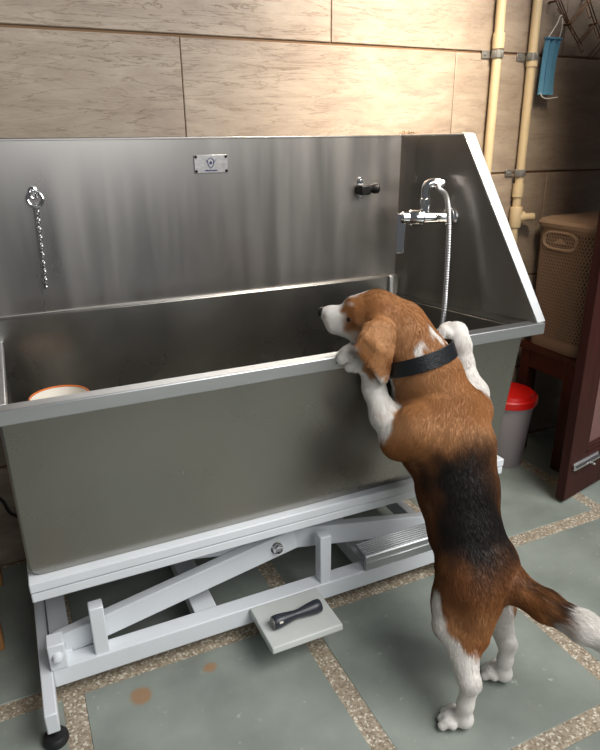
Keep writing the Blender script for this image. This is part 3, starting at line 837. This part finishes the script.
# ------------------------------------------------------------------ the beagle
def build_dog():
    TAN, WHT, BLK, BRN, DRK = (0, 1, 2, 3, 4)
    PAL = np.array([(0.335, 0.150, 0.056), (0.74, 0.71, 0.67), (0.010, 0.008, 0.007), (0.165, 0.062, 0.021), (0.045, 0.022, 0.012)])
    prims = []                                         # a, ra, b, rb, blend
    def rc(a, ra, b, rb, k=0.02):
        prims.append((np.array(a, float), ra, np.array(b, float), rb, k))
    # trunk
    rc((0.935, 0.975, 0.315), 0.086, (0.930, 1.045, 0.395), 0.084, 0.03)
    rc((0.930, 1.045, 0.395), 0.086, (0.945, 1.105, 0.480), 0.098, 0.03)
    rc((0.945, 1.105, 0.480), 0.098, (0.955, 1.160, 0.575), 0.108, 0.03)
    rc((0.955, 1.160, 0.575), 0.108, (0.955, 1.195, 0.650), 0.096, 0.03)
    rc((0.955, 1.200, 0.655), 0.092, (0.918, 1.245, 0.755), 0.076, 0.03)
    rc((0.930, 1.215, 0.560), 0.085, (0.925, 1.255, 0.660), 0.080, 0.03)      # breast bone side
    rc((0.918, 1.245, 0.755), 0.078, (0.885, 1.285, 0.835), 0.068, 0.03)      # neck
    rc((0.945, 1.235, 0.745), 0.072, (0.890, 1.300, 0.862), 0.058, 0.03)
    # head
    rc((0.872, 1.300, 0.876), 0.062, (0.835, 1.326, 0.896), 0.060, 0.025)
    rc((0.832, 1.328, 0.896), 0.054, (0.795, 1.352, 0.894), 0.046, 0.025)
    rc((0.792, 1.358, 0.890), 0.038, (0.735, 1.402, 0.889), 0.026, 0.018)
    rc((0.778, 1.366, 0.922), 0.022, (0.820, 1.340, 0.926), 0.032, 0.020)     # muzzle
    rc((0.788, 1.360, 0.864), 0.037, (0.742, 1.396, 0.866), 0.025, 0.014)     # jaw, lips
    rc((0.735, 1.405, 0.895), 0.019, (0.722, 1.414, 0.897), 0.015, 0.010)
    rc((0.828, 1.330, 0.855), 0.045, (0.800, 1.345, 0.850), 0.036, 0.020)     # cheek
    hd = np.array((-0.80, 0.60, 0.0)); hl = np.array((-0.60, -0.80, 0.0))      # head forward, head left
    for s in (1, -1):
        c = np.array((0.797, 1.350, 0.912)) + hl * s * 0.030
        rc(c - hl * s * 0.006, 0.014, c + hd * 0.012 - hl * s * 0.006, 0.011, 0.016)                            # brow
    # near ear: a flat hanging flap, a fan of thin rods that blend into one sheet
    for a, m_, e in (
            ((0.7610, 1.2620, 0.8920), (0.7390, 1.2440, 0.8790), (0.7240, 1.2470, 0.8540)),
            ((0.7640, 1.2620, 0.8930), (0.7430, 1.2430, 0.8730), (0.7300, 1.2470, 0.8420)),
            ((0.7670, 1.2610, 0.8930), (0.7480, 1.2430, 0.8680), (0.7370, 1.2470, 0.8310)),
            ((0.7700, 1.2610, 0.8930), (0.7540, 1.2420, 0.8630), (0.7450, 1.2470, 0.8200)),
            ((0.7740, 1.2610, 0.8940), (0.7600, 1.2420, 0.8580), (0.7540, 1.2470, 0.8090)),
            ((0.7770, 1.2600, 0.8940), (0.7650, 1.2420, 0.8530), (0.7630, 1.2470, 0.7980)),
            ((0.7800, 1.2600, 0.8940), (0.7710, 1.2410, 0.8470), (0.7710, 1.2470, 0.7870)),
            ((0.7840, 1.2600, 0.8940), (0.7770, 1.2410, 0.8420), (0.7800, 1.2470, 0.7750)),
            ((0.7870, 1.2590, 0.8930), (0.7830, 1.2410, 0.8360), (0.7880, 1.2470, 0.7630)),
            ((0.7900, 1.2590, 0.8930), (0.7890, 1.2410, 0.8300), (0.7970, 1.2470, 0.7520)),
            ((0.7930, 1.2580, 0.8930), (0.7960, 1.2410, 0.8300), (0.8070, 1.2470, 0.7510)),
            ((0.7970, 1.2580, 0.8920), (0.7990, 1.2410, 0.8350), (0.8110, 1.2470, 0.7620)),
            ((0.8000, 1.2580, 0.8910), (0.8020, 1.2420, 0.8400), (0.8130, 1.2470, 0.7740)),
            ((0.8030, 1.2570, 0.8910), (0.8050, 1.2420, 0.8450), (0.8150, 1.2470, 0.7860)),
            ((0.8070, 1.2570, 0.8900), (0.8080, 1.2420, 0.8500), (0.8170, 1.2470, 0.7980)),
            ((0.8100, 1.2570, 0.8890), (0.8110, 1.2430, 0.8550), (0.8180, 1.2470, 0.8100)),
            ((0.8140, 1.2560, 0.8880), (0.8140, 1.2430, 0.8600), (0.8190, 1.2470, 0.8220)),
            ((0.8170, 1.2560, 0.8870), (0.8160, 1.2440, 0.8660), (0.8200, 1.2470, 0.8350)),
            ):
        rc(a, 0.011, m_, 0.0085, 0.006)
        rc(m_, 0.0085, e, 0.0070, 0.005)
    rc((0.835, 1.300, 0.905), 0.030, (0.800, 1.275, 0.893), 0.020, 0.015)
    # far ear
    f0 = np.array((0.880, 1.350, 0.900))
    for tip in ((0.905, 1.385, 0.800), (0.890, 1.395, 0.795), (0.918, 1.370, 0.815)):
        rc(f0, 0.013, tip, 0.008, 0.010)
    # left foreleg
    rc((0.900, 1.165, 0.640), 0.070, (0.845, 1.170, 0.622), 0.058, 0.03)
    rc((0.855, 1.165, 0.640), 0.060, (0.818, 1.188, 0.606), 0.046, 0.02)
    rc((0.818, 1.188, 0.606), 0.042, (0.806, 1.245, 0.655), 0.033, 0.02)
    rc((0.806, 1.245, 0.655), 0.033, (0.803, 1.296, 0.712), 0.027, 0.02)
    rc((0.803, 1.296, 0.712), 0.028, (0.797, 1.302, 0.765), 0.027, 0.015)
    rc((0.797, 1.302, 0.765), 0.028, (0.783, 1.306, 0.790), 0.033, 0.012)     # pastern to paw
    rc((0.783, 1.310, 0.800), 0.028, (0.761, 1.320, 0.798), 0.026, 0.010)
    rc((0.768, 1.300, 0.778), 0.016, (0.741, 1.314, 0.776), 0.014, 0.004)
    # right foreleg
    rc((1.000, 1.190, 0.640), 0.070, (1.060, 1.215, 0.630), 0.056, 0.03)
    rc((1.060, 1.215, 0.630), 0.050, (1.108, 1.265, 0.655), 0.040, 0.02)
    rc((1.104, 1.265, 0.655), 0.036, (1.098, 1.318, 0.745), 0.027, 0.02)
    rc((1.098, 1.308, 0.740), 0.028, (1.092, 1.318, 0.785), 0.028, 0.015)
    rc((1.092, 1.318, 0.785), 0.029, (1.086, 1.330, 0.816), 0.031, 0.012)
    rc((1.088, 1.334, 0.812), 0.029, (1.074, 1.338, 0.812), 0.027, 0.010)
    # hind legs
    rc((0.885, 0.975, 0.325), 0.075, (0.858, 0.962, 0.262), 0.060, 0.03)
    rc((0.880, 0.935, 0.300), 0.066, (0.858, 0.905, 0.215), 0.040, 0.03)
    rc((0.880, 0.930, 0.270), 0.050, (0.846, 0.893, 0.190), 0.020, 0.03)      # back of the thigh
    rc((0.855, 0.965, 0.265), 0.055, (0.822, 0.945, 0.225), 0.040, 0.025)     # stifle
    rc((0.828, 0.938, 0.222), 0.036, (0.812, 0.858, 0.140), 0.021, 0.02)      # second thigh
    rc((0.840, 0.905, 0.215), 0.026, (0.816, 0.846, 0.138), 0.017, 0.02)      # achilles
    rc((0.814, 0.845, 0.136), 0.022, (0.806, 0.846, 0.075), 0.018, 0.012)
    rc((0.806, 0.846, 0.075), 0.018, (0.806, 0.848, 0.030), 0.020, 0.012)
    rc((0.808, 0.846, 0.026), 0.021, (0.790, 0.868, 0.022), 0.020, 0.010)
    rc((0.975, 1.000, 0.315), 0.072, (0.985, 1.010, 0.245), 0.055, 0.03)
    rc((0.985, 0.985, 0.270), 0.055, (0.990, 0.960, 0.205), 0.038, 0.03)
    rc((0.985, 1.010, 0.245), 0.048, (0.975, 1.015, 0.205), 0.036, 0.025)
    rc((0.982, 1.000, 0.205), 0.033, (0.990, 0.925, 0.120), 0.019, 0.02)
    rc((0.992, 0.950, 0.200), 0.026, (0.992, 0.915, 0.118), 0.015, 0.02)
    rc((0.990, 0.914, 0.116), 0.021, (0.987, 0.914, 0.070), 0.018, 0.012)
    rc((0.987, 0.914, 0.070), 0.018, (0.986, 0.914, 0.030), 0.020, 0.012)
    rc((0.986, 0.912, 0.026), 0.021, (0.978, 0.934, 0.022), 0.020, 0.010)
    # rump and tail
    rc((0.950, 0.945, 0.330), 0.060, (0.968, 0.918, 0.318), 0.036, 0.03)
    rc((0.966, 0.918, 0.314), 0.040, (1.000, 0.835, 0.300), 0.034, 0.02)
    rc((1.000, 0.835, 0.300), 0.034, (1.036, 0.760, 0.288), 0.032, 0.015)
    rc((1.036, 0.760, 0.288), 0.032, (1.080, 0.705, 0.268), 0.031, 0.015)
    rc((1.080, 0.705, 0.268), 0.026, (1.125, 0.650, 0.250), 0.012, 0.015)
    # toes: four per paw, fanned and bent
    claws = []
    def toes(c, fwd, down, spread, r, hang=0.0):
        c = np.array(c, float); fwd = np.array(fwd, float); fwd /= np.linalg.norm(fwd)
        down = np.array(down, float); side = np.cross(fwd, down); side /= np.linalg.norm(side)
        for k, o in enumerate((-1.5, -0.5, 0.5, 1.5)):
            ln = 0.030 if k in (1, 2) else 0.022
            a = c + side * o * spread * 0.75
            m = a + fwd * ln * 0.6 - down * 0.004
            e = a + fwd * ln + side * o * spread * 0.30 + down * (0.006 + hang)
            rc(a, r * 0.9, m, r, 0.0025)
            rc(m, r, e, r * 0.92, 0.0025)
            claws.append((e + fwd * r * 0.55 + down * r * 0.35, fwd * 0.8 + down * 0.7))
    toes((0.793, 0.859, 0.020), (-0.55, 0.83, 0), (0, 0, -1), 0.0185, 0.0120)
    toes((0.980, 0.926, 0.020), (-0.40, 0.91, 0), (0, 0, -1), 0.0185, 0.0120)
    toes((0.756, 1.324, 0.806), (-0.75, 0.66, 0.0), (0, 0.05, -1), 0.0215, 0.0140, 0.0)
    toes((1.074, 1.338, 0.820), (-0.62, 0.78, 0.05), (0, 0.05, -1), 0.0200, 0.0145, 0.004)

    lo = np.array((0.66, 0.60, -0.02)); h = 0.0040
    hi = np.array((1.22, 1.48, 0.99)); dims = np.ceil((hi - lo) / h).astype(int)
    D = np.full(dims, 1.0, np.float32)
    def seg(P, a, ra, b, rb):
        ab = b - a; t = np.clip(((P - a) @ ab) / (ab @ ab), 0, 1)
        return np.linalg.norm(P - (a + t[..., None] * ab), axis=-1) - (ra + (rb - ra) * t)
    def smin(x, y, k):
        hh = np.maximum(k - np.abs(x - y), 0) / k
        return np.minimum(x, y) - hh * hh * k * 0.25
    for a, ra, b, rb, k in prims:
        pad = max(ra, rb) + 0.05
        i0 = np.maximum(np.floor((np.minimum(a, b) - pad - lo) / h).astype(int), 0)
        i1 = np.minimum(np.ceil((np.maximum(a, b) + pad - lo) / h).astype(int), dims)
        gx, gy, gz = [lo[q] + h * np.arange(i0[q], i1[q]) for q in range(3)]
        P = np.stack(np.meshgrid(gx, gy, gz, indexing='ij'), -1)
        s = (slice(i0[0], i1[0]), slice(i0[1], i1[1]), slice(i0[2], i1[2]))
        D[s] = smin(D[s], seg(P, a, ra, b, rb).astype(np.float32), k)
    D = np.clip(D, -0.05, 0.05)

    # naive surface nets
    def nets(D):
        ins = D < 0
        c = [ins[i:ins.shape[0] - 1 + i, j:ins.shape[1] - 1 + j, k:ins.shape[2] - 1 + k] for i in (0, 1) for j in (0, 1) for k in (0, 1)]
        cnt = sum(x.astype(np.int8) for x in c)
        act = (cnt > 0) & (cnt < 8)
        idx = -np.ones(act.shape, np.int64); cells = np.argwhere(act); idx[act] = np.arange(len(cells))
        acc = np.zeros((len(cells), 3)); num = np.zeros(len(cells))
        corners = [(i, j, k) for i in (0, 1) for j in (0, 1) for k in (0, 1)]
        vals = [D[cells[:, 0] + i, cells[:, 1] + j, cells[:, 2] + k] for i, j, k in corners]
        for p in range(8):
            for q in range(p + 1, 8):
                df = np.abs(np.array(corners[p]) - np.array(corners[q]))
                if df.sum() != 1: continue
                m = (vals[p] < 0) != (vals[q] < 0)
                t = np.where(m, vals[p] / np.where(m, vals[p] - vals[q], 1), 0)
                pos = np.array(corners[p]) + t[:, None] * (np.array(corners[q]) - np.array(corners[p]))
                acc[m] += pos[m]; num[m] += 1
        vs = cells + acc / num[:, None]
        quads = []
        for ax in range(3):
            sl0 = [slice(None)] * 3; sl1 = [slice(None)] * 3
            sl0[ax] = slice(0, -1); sl1[ax] = slice(1, None)
            a_, b_ = ins[tuple(sl0)], ins[tuple(sl1)]
            ed = np.argwhere(a_ != b_)
            u, w = (ax + 1) % 3, (ax + 2) % 3
            ok = (ed[:, u] > 0) & (ed[:, w] > 0) & (ed[:, u] < ins.shape[u] - 1) & (ed[:, w] < ins.shape[w] - 1)
            ed = ed[ok]; fl = a_[tuple(ed.T)]
            eu = np.zeros(3, int); eu[u] = 1; ew = np.zeros(3, int); ew[w] = 1
            q = np.stack([idx[tuple((ed - eu - ew).T)], idx[tuple((ed - ew).T)], idx[tuple(ed.T)], idx[tuple((ed - eu).T)]], 1)
            q[~fl] = q[~fl][:, ::-1]
            quads.append(q)
        return vs * h + lo, np.concatenate(quads)
    vs, quads = nets(D)
    def sdf_at(P):
        g = (np.asarray(P) - lo) / h
        i = np.clip(np.floor(g).astype(int), 0, dims - 2); f = g - i; out = 0
        for a in (0, 1):
            for b in (0, 1):
                for c in (0, 1):
                    w = (f[..., 0] if a else 1 - f[..., 0]) * (f[..., 1] if b else 1 - f[..., 1]) * (f[..., 2] if c else 1 - f[..., 2])
                    out = out + w * D[i[..., 0] + a, i[..., 1] + b, i[..., 2] + c]
        return out
    def grad(P):
        e = 0.005; g = np.stack([sdf_at(P + np.eye(3)[q] * e) - sdf_at(P - np.eye(3)[q] * e) for q in range(3)], -1)
        return g / np.maximum(np.linalg.norm(g, axis=-1, keepdims=True), 1e-6)

    # coat pattern: patches in the dog's own space with ragged edges
    waves = [(rng.normal(size=3) * s, rng.uniform(0, 6.28), 0.006 / (s / 40) ** 0.5) for s in (25, 25, 40, 40, 70, 70, 120, 120)]
    mott = [(rng.normal(size=3) * s_, rng.uniform(0, 6.28)) for s_ in (16, 16, 28, 28)]
    def rag(P):
        return sum(a * np.sin(P @ w + ph) for w, ph, a in waves)
    patches = [                                         # colour, a, b, ra, rb, softness
        (BRN, (0.90, 1.00, 0.36), (0.93, 1.10, 0.50), 0.150, 0.140, 0.060),
        (DRK, (0.945, 0.970, 0.375), (0.950, 1.050, 0.530), 0.090, 0.105, 0.060),
        (BLK, (0.890, 0.985, 0.450), (0.880, 1.040, 0.550), 0.080, 0.076, 0.040),
        (BLK, (0.950, 0.985, 0.420), (0.940, 1.010, 0.480), 0.060, 0.060, 0.040),
        (BLK, (1.03, 1.00, 0.42), (1.065, 1.09, 0.53), 0.040, 0.045, 0.026),
        (BRN, (1.015, 1.12, 0.595), (0.985, 1.03, 0.490), 0.030, 0.020, 0.026),
        (TAN, (1.018, 1.12, 0.585), (0.998, 1.06, 0.520), 0.010, 0.002, 0.022),
        (BRN, (0.955, 0.905, 0.335), (0.985, 0.905, 0.325), 0.030, 0.030, 0.030),
        (DRK, (0.985, 0.860, 0.328), (1.020, 0.785, 0.318), 0.020, 0.030, 0.022),
        (WHT, (1.044, 0.752, 0.285), (1.14, 0.60, 0.24), 0.046, 0.085, 0.014),
        # legs
        (WHT, (0.780, 0.880, -0.03), (0.818, 0.838, 0.140), 0.10, 0.052, 0.010),
        (WHT, (0.802, 0.855, 0.140), (0.782, 0.935, 0.230), 0.030, 0.024, 0.010),
        (WHT, (0.775, 0.955, 0.245), (0.790, 0.985, 0.295), 0.018, 0.008, 0.010),
        (WHT, (0.980, 0.930, -0.03), (1.000, 0.915, 0.190), 0.10, 0.055, 0.012),
        (WHT, (0.955, 0.955, 0.17), (0.945, 0.965, 0.24), 0.05, 0.035, 0.012),
        (WHT, (0.800, 1.255, 0.670), (0.775, 1.33, 0.81), 0.050, 0.10, 0.010),
        (WHT, (0.780, 1.225, 0.640), (0.80, 1.28, 0.70), 0.034, 0.05, 0.010),
        (WHT, (1.115, 1.275, 0.675), (1.09, 1.37, 0.83), 0.060, 0.12, 0.010),
        # chest, belly, throat
        (WHT, (0.905, 1.34, 0.58), (0.885, 1.36, 0.74), 0.085, 0.085, 0.012),
        (WHT, (0.860, 1.16, 0.37), (0.885, 1.29, 0.54), 0.045, 0.060, 0.010),
        # head
        (WHT, (0.772, 1.358, 0.838), (0.730, 1.405, 0.872), 0.028, 0.046, 0.008),
        (WHT, (0.735, 1.405, 0.895), (0.758, 1.388, 0.905), 0.044, 0.022, 0.008),
        (WHT, (0.735, 1.405, 0.885), (0.705, 1.425, 0.900), 0.03, 0.04, 0.008),
        (TAN, (0.780, 1.330, 0.915), (0.786, 1.320, 0.850), 0.038, 0.032, 0.010),
        (BRN, (0.775, 1.325, 0.880), (0.785, 1.318, 0.860), 0.016, 0.020, 0.016),
        (WHT, (0.765, 1.385, 0.920), (0.800, 1.362, 0.958), 0.020, 0.012, 0.007),
        # near ear stays tan, with a pale front edge
        (TAN, (0.800, 1.288, 0.910), (0.795, 1.255, 0.800), 0.042, 0.050, 0.008),
        (BRN, (0.815, 1.250, 0.800), (0.812, 1.246, 0.760), 0.020, 0.018, 0.020),
        (TAN, (0.752, 1.258, 0.845), (0.772, 1.250, 0.800), 0.024, 0.022, 0.006),
        (WHT, (0.744, 1.270, 0.846), (0.764, 1.262, 0.870), 0.006, 0.003, 0.006),
        (TAN, (1.010, 0.930, 0.215), (1.012, 0.940, 0.200), 0.020, 0.014, 0.010),
        # white flecks on the neck under and above the collar
        (WHT, (0.918, 1.235, 0.890), (0.960, 1.225, 0.835), 0.010, 0.012, 0.005),
        (WHT, (0.980, 1.215, 0.790), (1.000, 1.205, 0.775), 0.020, 0.014, 0.006),
        (WHT, (0.880, 1.210, 0.845), (0.865, 1.210, 0.800), 0.006, 0.010, 0.005),
    ]
    def colour(P):
        n = rag(P)
        mt = sum(np.sin(P @ w_ + p_) for w_, p_ in mott) / 2.2
        LT = np.array((0.42, 0.215, 0.098)); DT = np.array((0.265, 0.105, 0.034))
        tan_ = PAL[TAN] + (LT - PAL[TAN]) * np.clip(mt, 0, 1)[:, None] + (DT - PAL[TAN]) * np.clip(-mt, 0, 1)[:, None]
        for c_, r_, col_ in (((0.90, 1.12, 0.62), 0.085, LT), ((0.83, 0.93, 0.26), 0.075, LT), ((0.90, 1.21, 0.87), 0.07, DT)):
            w_ = np.clip(1.3 - np.linalg.norm(P - np.array(c_), axis=1) / r_, 0, 1)[:, None] * 0.6
            tan_ = tan_ * (1 - w_) + col_ * w_
        C = tan_.copy()
        for ci, a, b, ra, rb, sf in patches:
            d = seg(P, np.array(a, float), ra, np.array(b, float), rb) + n
            w = np.clip(0.5 - d / (2 * sf), 0, 1); w = w * w * (3 - 2 * w)
            C = C * (1 - w[:, None]) + (tan_ if ci == TAN else PAL[ci]) * w[:, None]
        return C
    C = colour(vs)
    me = bpy.data.meshes.new('beagle')
    org = V((0.89, 0.90, 0.0))
    me.from_pydata((vs - np.array(org)).tolist(), [], quads.tolist())
    me.polygons.foreach_set('use_smooth', [True] * len(me.polygons))
    ca = me.attributes.new('coat', 'FLOAT_COLOR', 'POINT')
    ca.data.foreach_set('color', np.concatenate([C, np.ones((len(C), 1))], 1).astype(np.float32).ravel())
    m = mat('beagle_coat', (0.3, 0.1, 0.03, 1), 0.62, spec=0.25, bump=0.08, bscale=260)
    nt = m.node_tree; at = nt.nodes.new('ShaderNodeAttribute'); at.attribute_name = 'coat'
    nt.links.new(at.outputs['Color'], nt.nodes['Principled BSDF'].inputs['Base Color'])
    me.materials.append(m)
    dog = bpy.data.objects.new('beagle', me); COL.objects.link(dog); dog.location = org
    sm = dog.modifiers.new('smooth', 'SMOOTH'); sm.factor = 0.5; sm.iterations = 3
    tag(dog, 'tan, black and white beagle standing on its hind legs with forepaws on the tub rail', 'dog')

    # short hairs lying along the body
    N = 170000
    p0, p1, p2 = vs[quads[:, 0]], vs[quads[:, 1]], vs[quads[:, 2]]; p3 = vs[quads[:, 3]]
    ar = np.linalg.norm(np.cross(p2 - p0, p3 - p1), axis=1); ar /= ar.sum()
    pick = rng.choice(len(quads), N, p=ar); u, w = rng.random((N, 1)), rng.random((N, 1))
    R = (p0[pick] * (1 - u) + p1[pick] * u) * (1 - w) + (p3[pick] * (1 - u) + p2[pick] * u) * w
    Nn = grad(R)
    flow = [((0.92, 1.26, 0.78), (0.95, 1.0, 0.35)), ((0.95, 1.10, 0.50), (0.965, 0.90, 0.31)), ((0.968, 0.918, 0.318), (1.13, 0.64, 0.25)), ((0.72, 1.41, 0.89), (0.87, 1.30, 0.88)),
            ((0.83, 1.28, 0.905), (0.80, 1.25, 0.775)), ((0.77, 1.355, 0.815), (0.81, 1.19, 0.606)), ((1.09, 1.355, 0.82), (1.10, 1.26, 0.655)), ((0.87, 0.97, 0.32), (0.83, 0.90, 0.20)),
            ((0.82, 0.87, 0.16), (0.797, 0.853, 0.03)), ((0.98, 1.0, 0.31), (0.99, 0.95, 0.2)), ((0.99, 0.91, 0.12), (0.98, 0.92, 0.03)), ((0.955, 1.19, 0.66), (0.82, 1.18, 0.61))]
    Fv = np.zeros_like(R); tw = np.zeros((N, 1))
    for a, b in flow:
        a, b = np.array(a), np.array(b); d = seg(R, a, 0, b, 0)
        ww = (1 / (0.02 + d) ** 4)[:, None]; dr = (b - a) / np.linalg.norm(b - a)
        Fv += ww * dr; tw += ww
    Fv /= np.maximum(np.linalg.norm(Fv, axis=1, keepdims=True), 1e-6)
    Fv = Fv + rng.normal(size=Fv.shape) * 0.12
    Fv -= Nn * (Fv * Nn).sum(1, keepdims=True)
    Fv /= np.maximum(np.linalg.norm(Fv, axis=1, keepdims=True), 1e-6)
    HC = colour(R) * rng.uniform(0.90, 1.12, (N, 1))
    # shorter hair on the face and the feet
    ln = np.full(N, 0.013)
    face = np.linalg.norm(R - np.array((0.77, 1.38, 0.875)), axis=1) < 0.085
    foot = (R[:, 2] < 0.12) | ((R[:, 1] > 1.30) & ((R[:, 0] < 0.83) | (R[:, 0] > 1.04)) & (R[:, 2] < 0.87))
    tail = R[:, 1] < 0.86
    head = seg(R, np.array((0.87, 1.30, 0.90)), 0.075, np.array((0.80, 1.345, 0.89)), 0.075) < 0
    ear = seg(R, np.array((0.79, 1.27, 0.90)), 0.03, np.array((0.80, 1.240, 0.775)), 0.045) < 0
    ln[head] = 0.009; ln[ear] = 0.006; ln[face] = 0.005; ln[foot] = 0.004; ln[tail & (R[:, 2] > 0.2)] = 0.022
    ln = (ln * rng.uniform(0.7, 1.25, N))[:, None]
    lift = rng.uniform(0.06, 0.18, (N, 1))
    q0 = R - Nn * 0.001
    q1 = R + (Fv + Nn * lift) * ln * 0.5
    q2 = R + Fv * ln + Nn * lift * ln * 0.65
    pts = np.stack([q0, q1, q2], 1).reshape(-1, 3) - np.array(org)
    hc = bpy.data.hair_curves.new('short_fur')
    hc.add_curves([3] * N)
    hc.attributes['position'].data.foreach_set('vector', pts.astype(np.float32).ravel())
    ra = hc.attributes.new('radius', 'FLOAT', 'POINT')
    ra.data.foreach_set('value', np.tile(np.array([0.00024, 0.00021, 0.00005], np.float32), N))
    cc = hc.attributes.new('coat', 'FLOAT_COLOR', 'CURVE')
    cc.data.foreach_set('color', np.concatenate([np.clip(HC, 0, 0.85), np.ones((N, 1))], 1).astype(np.float32).ravel())
    hm = mat('beagle_fur', (0.3, 0.1, 0.03, 1), 0.6, spec=0.12)
    nt = hm.node_tree; at = nt.nodes.new('ShaderNodeAttribute'); at.attribute_name = 'coat'
    nt.links.new(at.outputs['Color'], nt.nodes['Principled BSDF'].inputs['Base Color'])
    hc.materials.append(hm)
    fo = bpy.data.objects.new('short_fur', hc); COL.objects.link(fo); fo.parent = dog
    fo['kind'] = 'stuff'

    # nose, eyes, claws
    def blob(name, c, r, sc, m, parent, axis=(0, 0, 1)):
        prof = [(r * math.sin(math.pi * k / 12), -r * math.cos(math.pi * k / 12)) for k in range(13)]
        prof = [(max(a, 0.0002), b * sc) for a, b in prof]
        return MB().lathe(prof, c, axis, 20).build(name, m, parent)
    nz = MB(); prof = [(max(0.014 * math.sin(math.pi * k / 12), 0.0002), -0.011 * math.cos(math.pi * k / 12)) for k in range(13)]
    nz.lathe(prof, (0.7145, 1.4190, 0.898), hd + np.array((0, 0, 0.15)), 20)
    nz.build('nose', M_nose, dog)
    for s in (1, -1):
        g = np.array((0.774, 1.366, 0.893)) + hl * s * 0.06
        for _ in range(60):
            d = sdf_at(g)
            if d < 0.0005: break
            g = g - hl * s * 0.001
        e = blob('eye', V(g - hl * s * 0.0066 + hd * 0.001), 0.0082, 1.0, M_eye, dog)
    for c, d in claws:
        c = np.array(c); d = np.array(d) / np.linalg.norm(d)
        MB().lathe([(0.0034, -0.006), (0.0032, 0.0), (0.0022, 0.006), (0.0006, 0.010)], V(c), V(d), 10).build('claw', M_claw, dog)

    # collar: a band that follows the neck
    c0 = np.array((0.902, 1.252, 0.790)); ax = np.array((-0.20, 0.30, 0.93)); ax /= np.linalg.norm(ax)
    s = np.cross(ax, (0, 1, 0)); s /= np.linalg.norm(s); u = np.cross(ax, s)
    n = 72; grid = []
    rads = []
    for w in np.linspace(-0.020, 0.020, 5):
        row = []
        for k in range(n):
            t = 2 * math.pi * k / n; dr = s * math.cos(t) + u * math.sin(t); base = c0 + ax * w
            rr = np.arange(0.03, 0.17, 0.002); dd = sdf_at(base + dr * rr[:, None])
            out = np.argmax(dd > 0) if (dd > 0).any() else len(rr) - 1
            row.append(min(rr[out], 0.125))
        rads.append(row)
    rads = np.array(rads); rads = np.tile(rads.max(0, keepdims=True) * 0.6 + rads.mean(0, keepdims=True) * 0.4, (5, 1))
    ker = 9
    sm_r = np.mean([np.roll(rads, q, axis=1) for q in range(-ker, ker + 1)], axis=0)
    rads = np.maximum(sm_r, rads - 0.004)
    for off in (0.004, 0.009):
        for wi, w in enumerate(np.linspace(-0.020, 0.020, 5)):
            grid.append([V(c0 + ax * w + (s * math.cos(2 * math.pi * k / n) + u * math.sin(2 * math.pi * k / n)) * (rads[wi, k] + off)) for k in range(n)])
    cb = MB(); vsr = [p for r_ in grid for p in r_]; fs = []
    for i in range(4):
        for k in range(n):
            j = (k + 1) % n
            fs.append((i * n + k, i * n + j, (i + 1) * n + j, (i + 1) * n + k))
            fs.append(((5 + i) * n + j, (5 + i) * n + k, (6 + i) * n + k, (6 + i) * n + j))
    for k in range(n):
        j = (k + 1) % n
        fs.append((j, k, 5 * n + k, 5 * n + j)); fs.append((4 * n + k, 4 * n + j, 9 * n + j, 9 * n + k))
    cb.add(vsr, fs)
    co = cb.build('collar', M_leather, dog, bevel=0.0012)
    co['label'] = 'wide black leather collar'
build_dog()
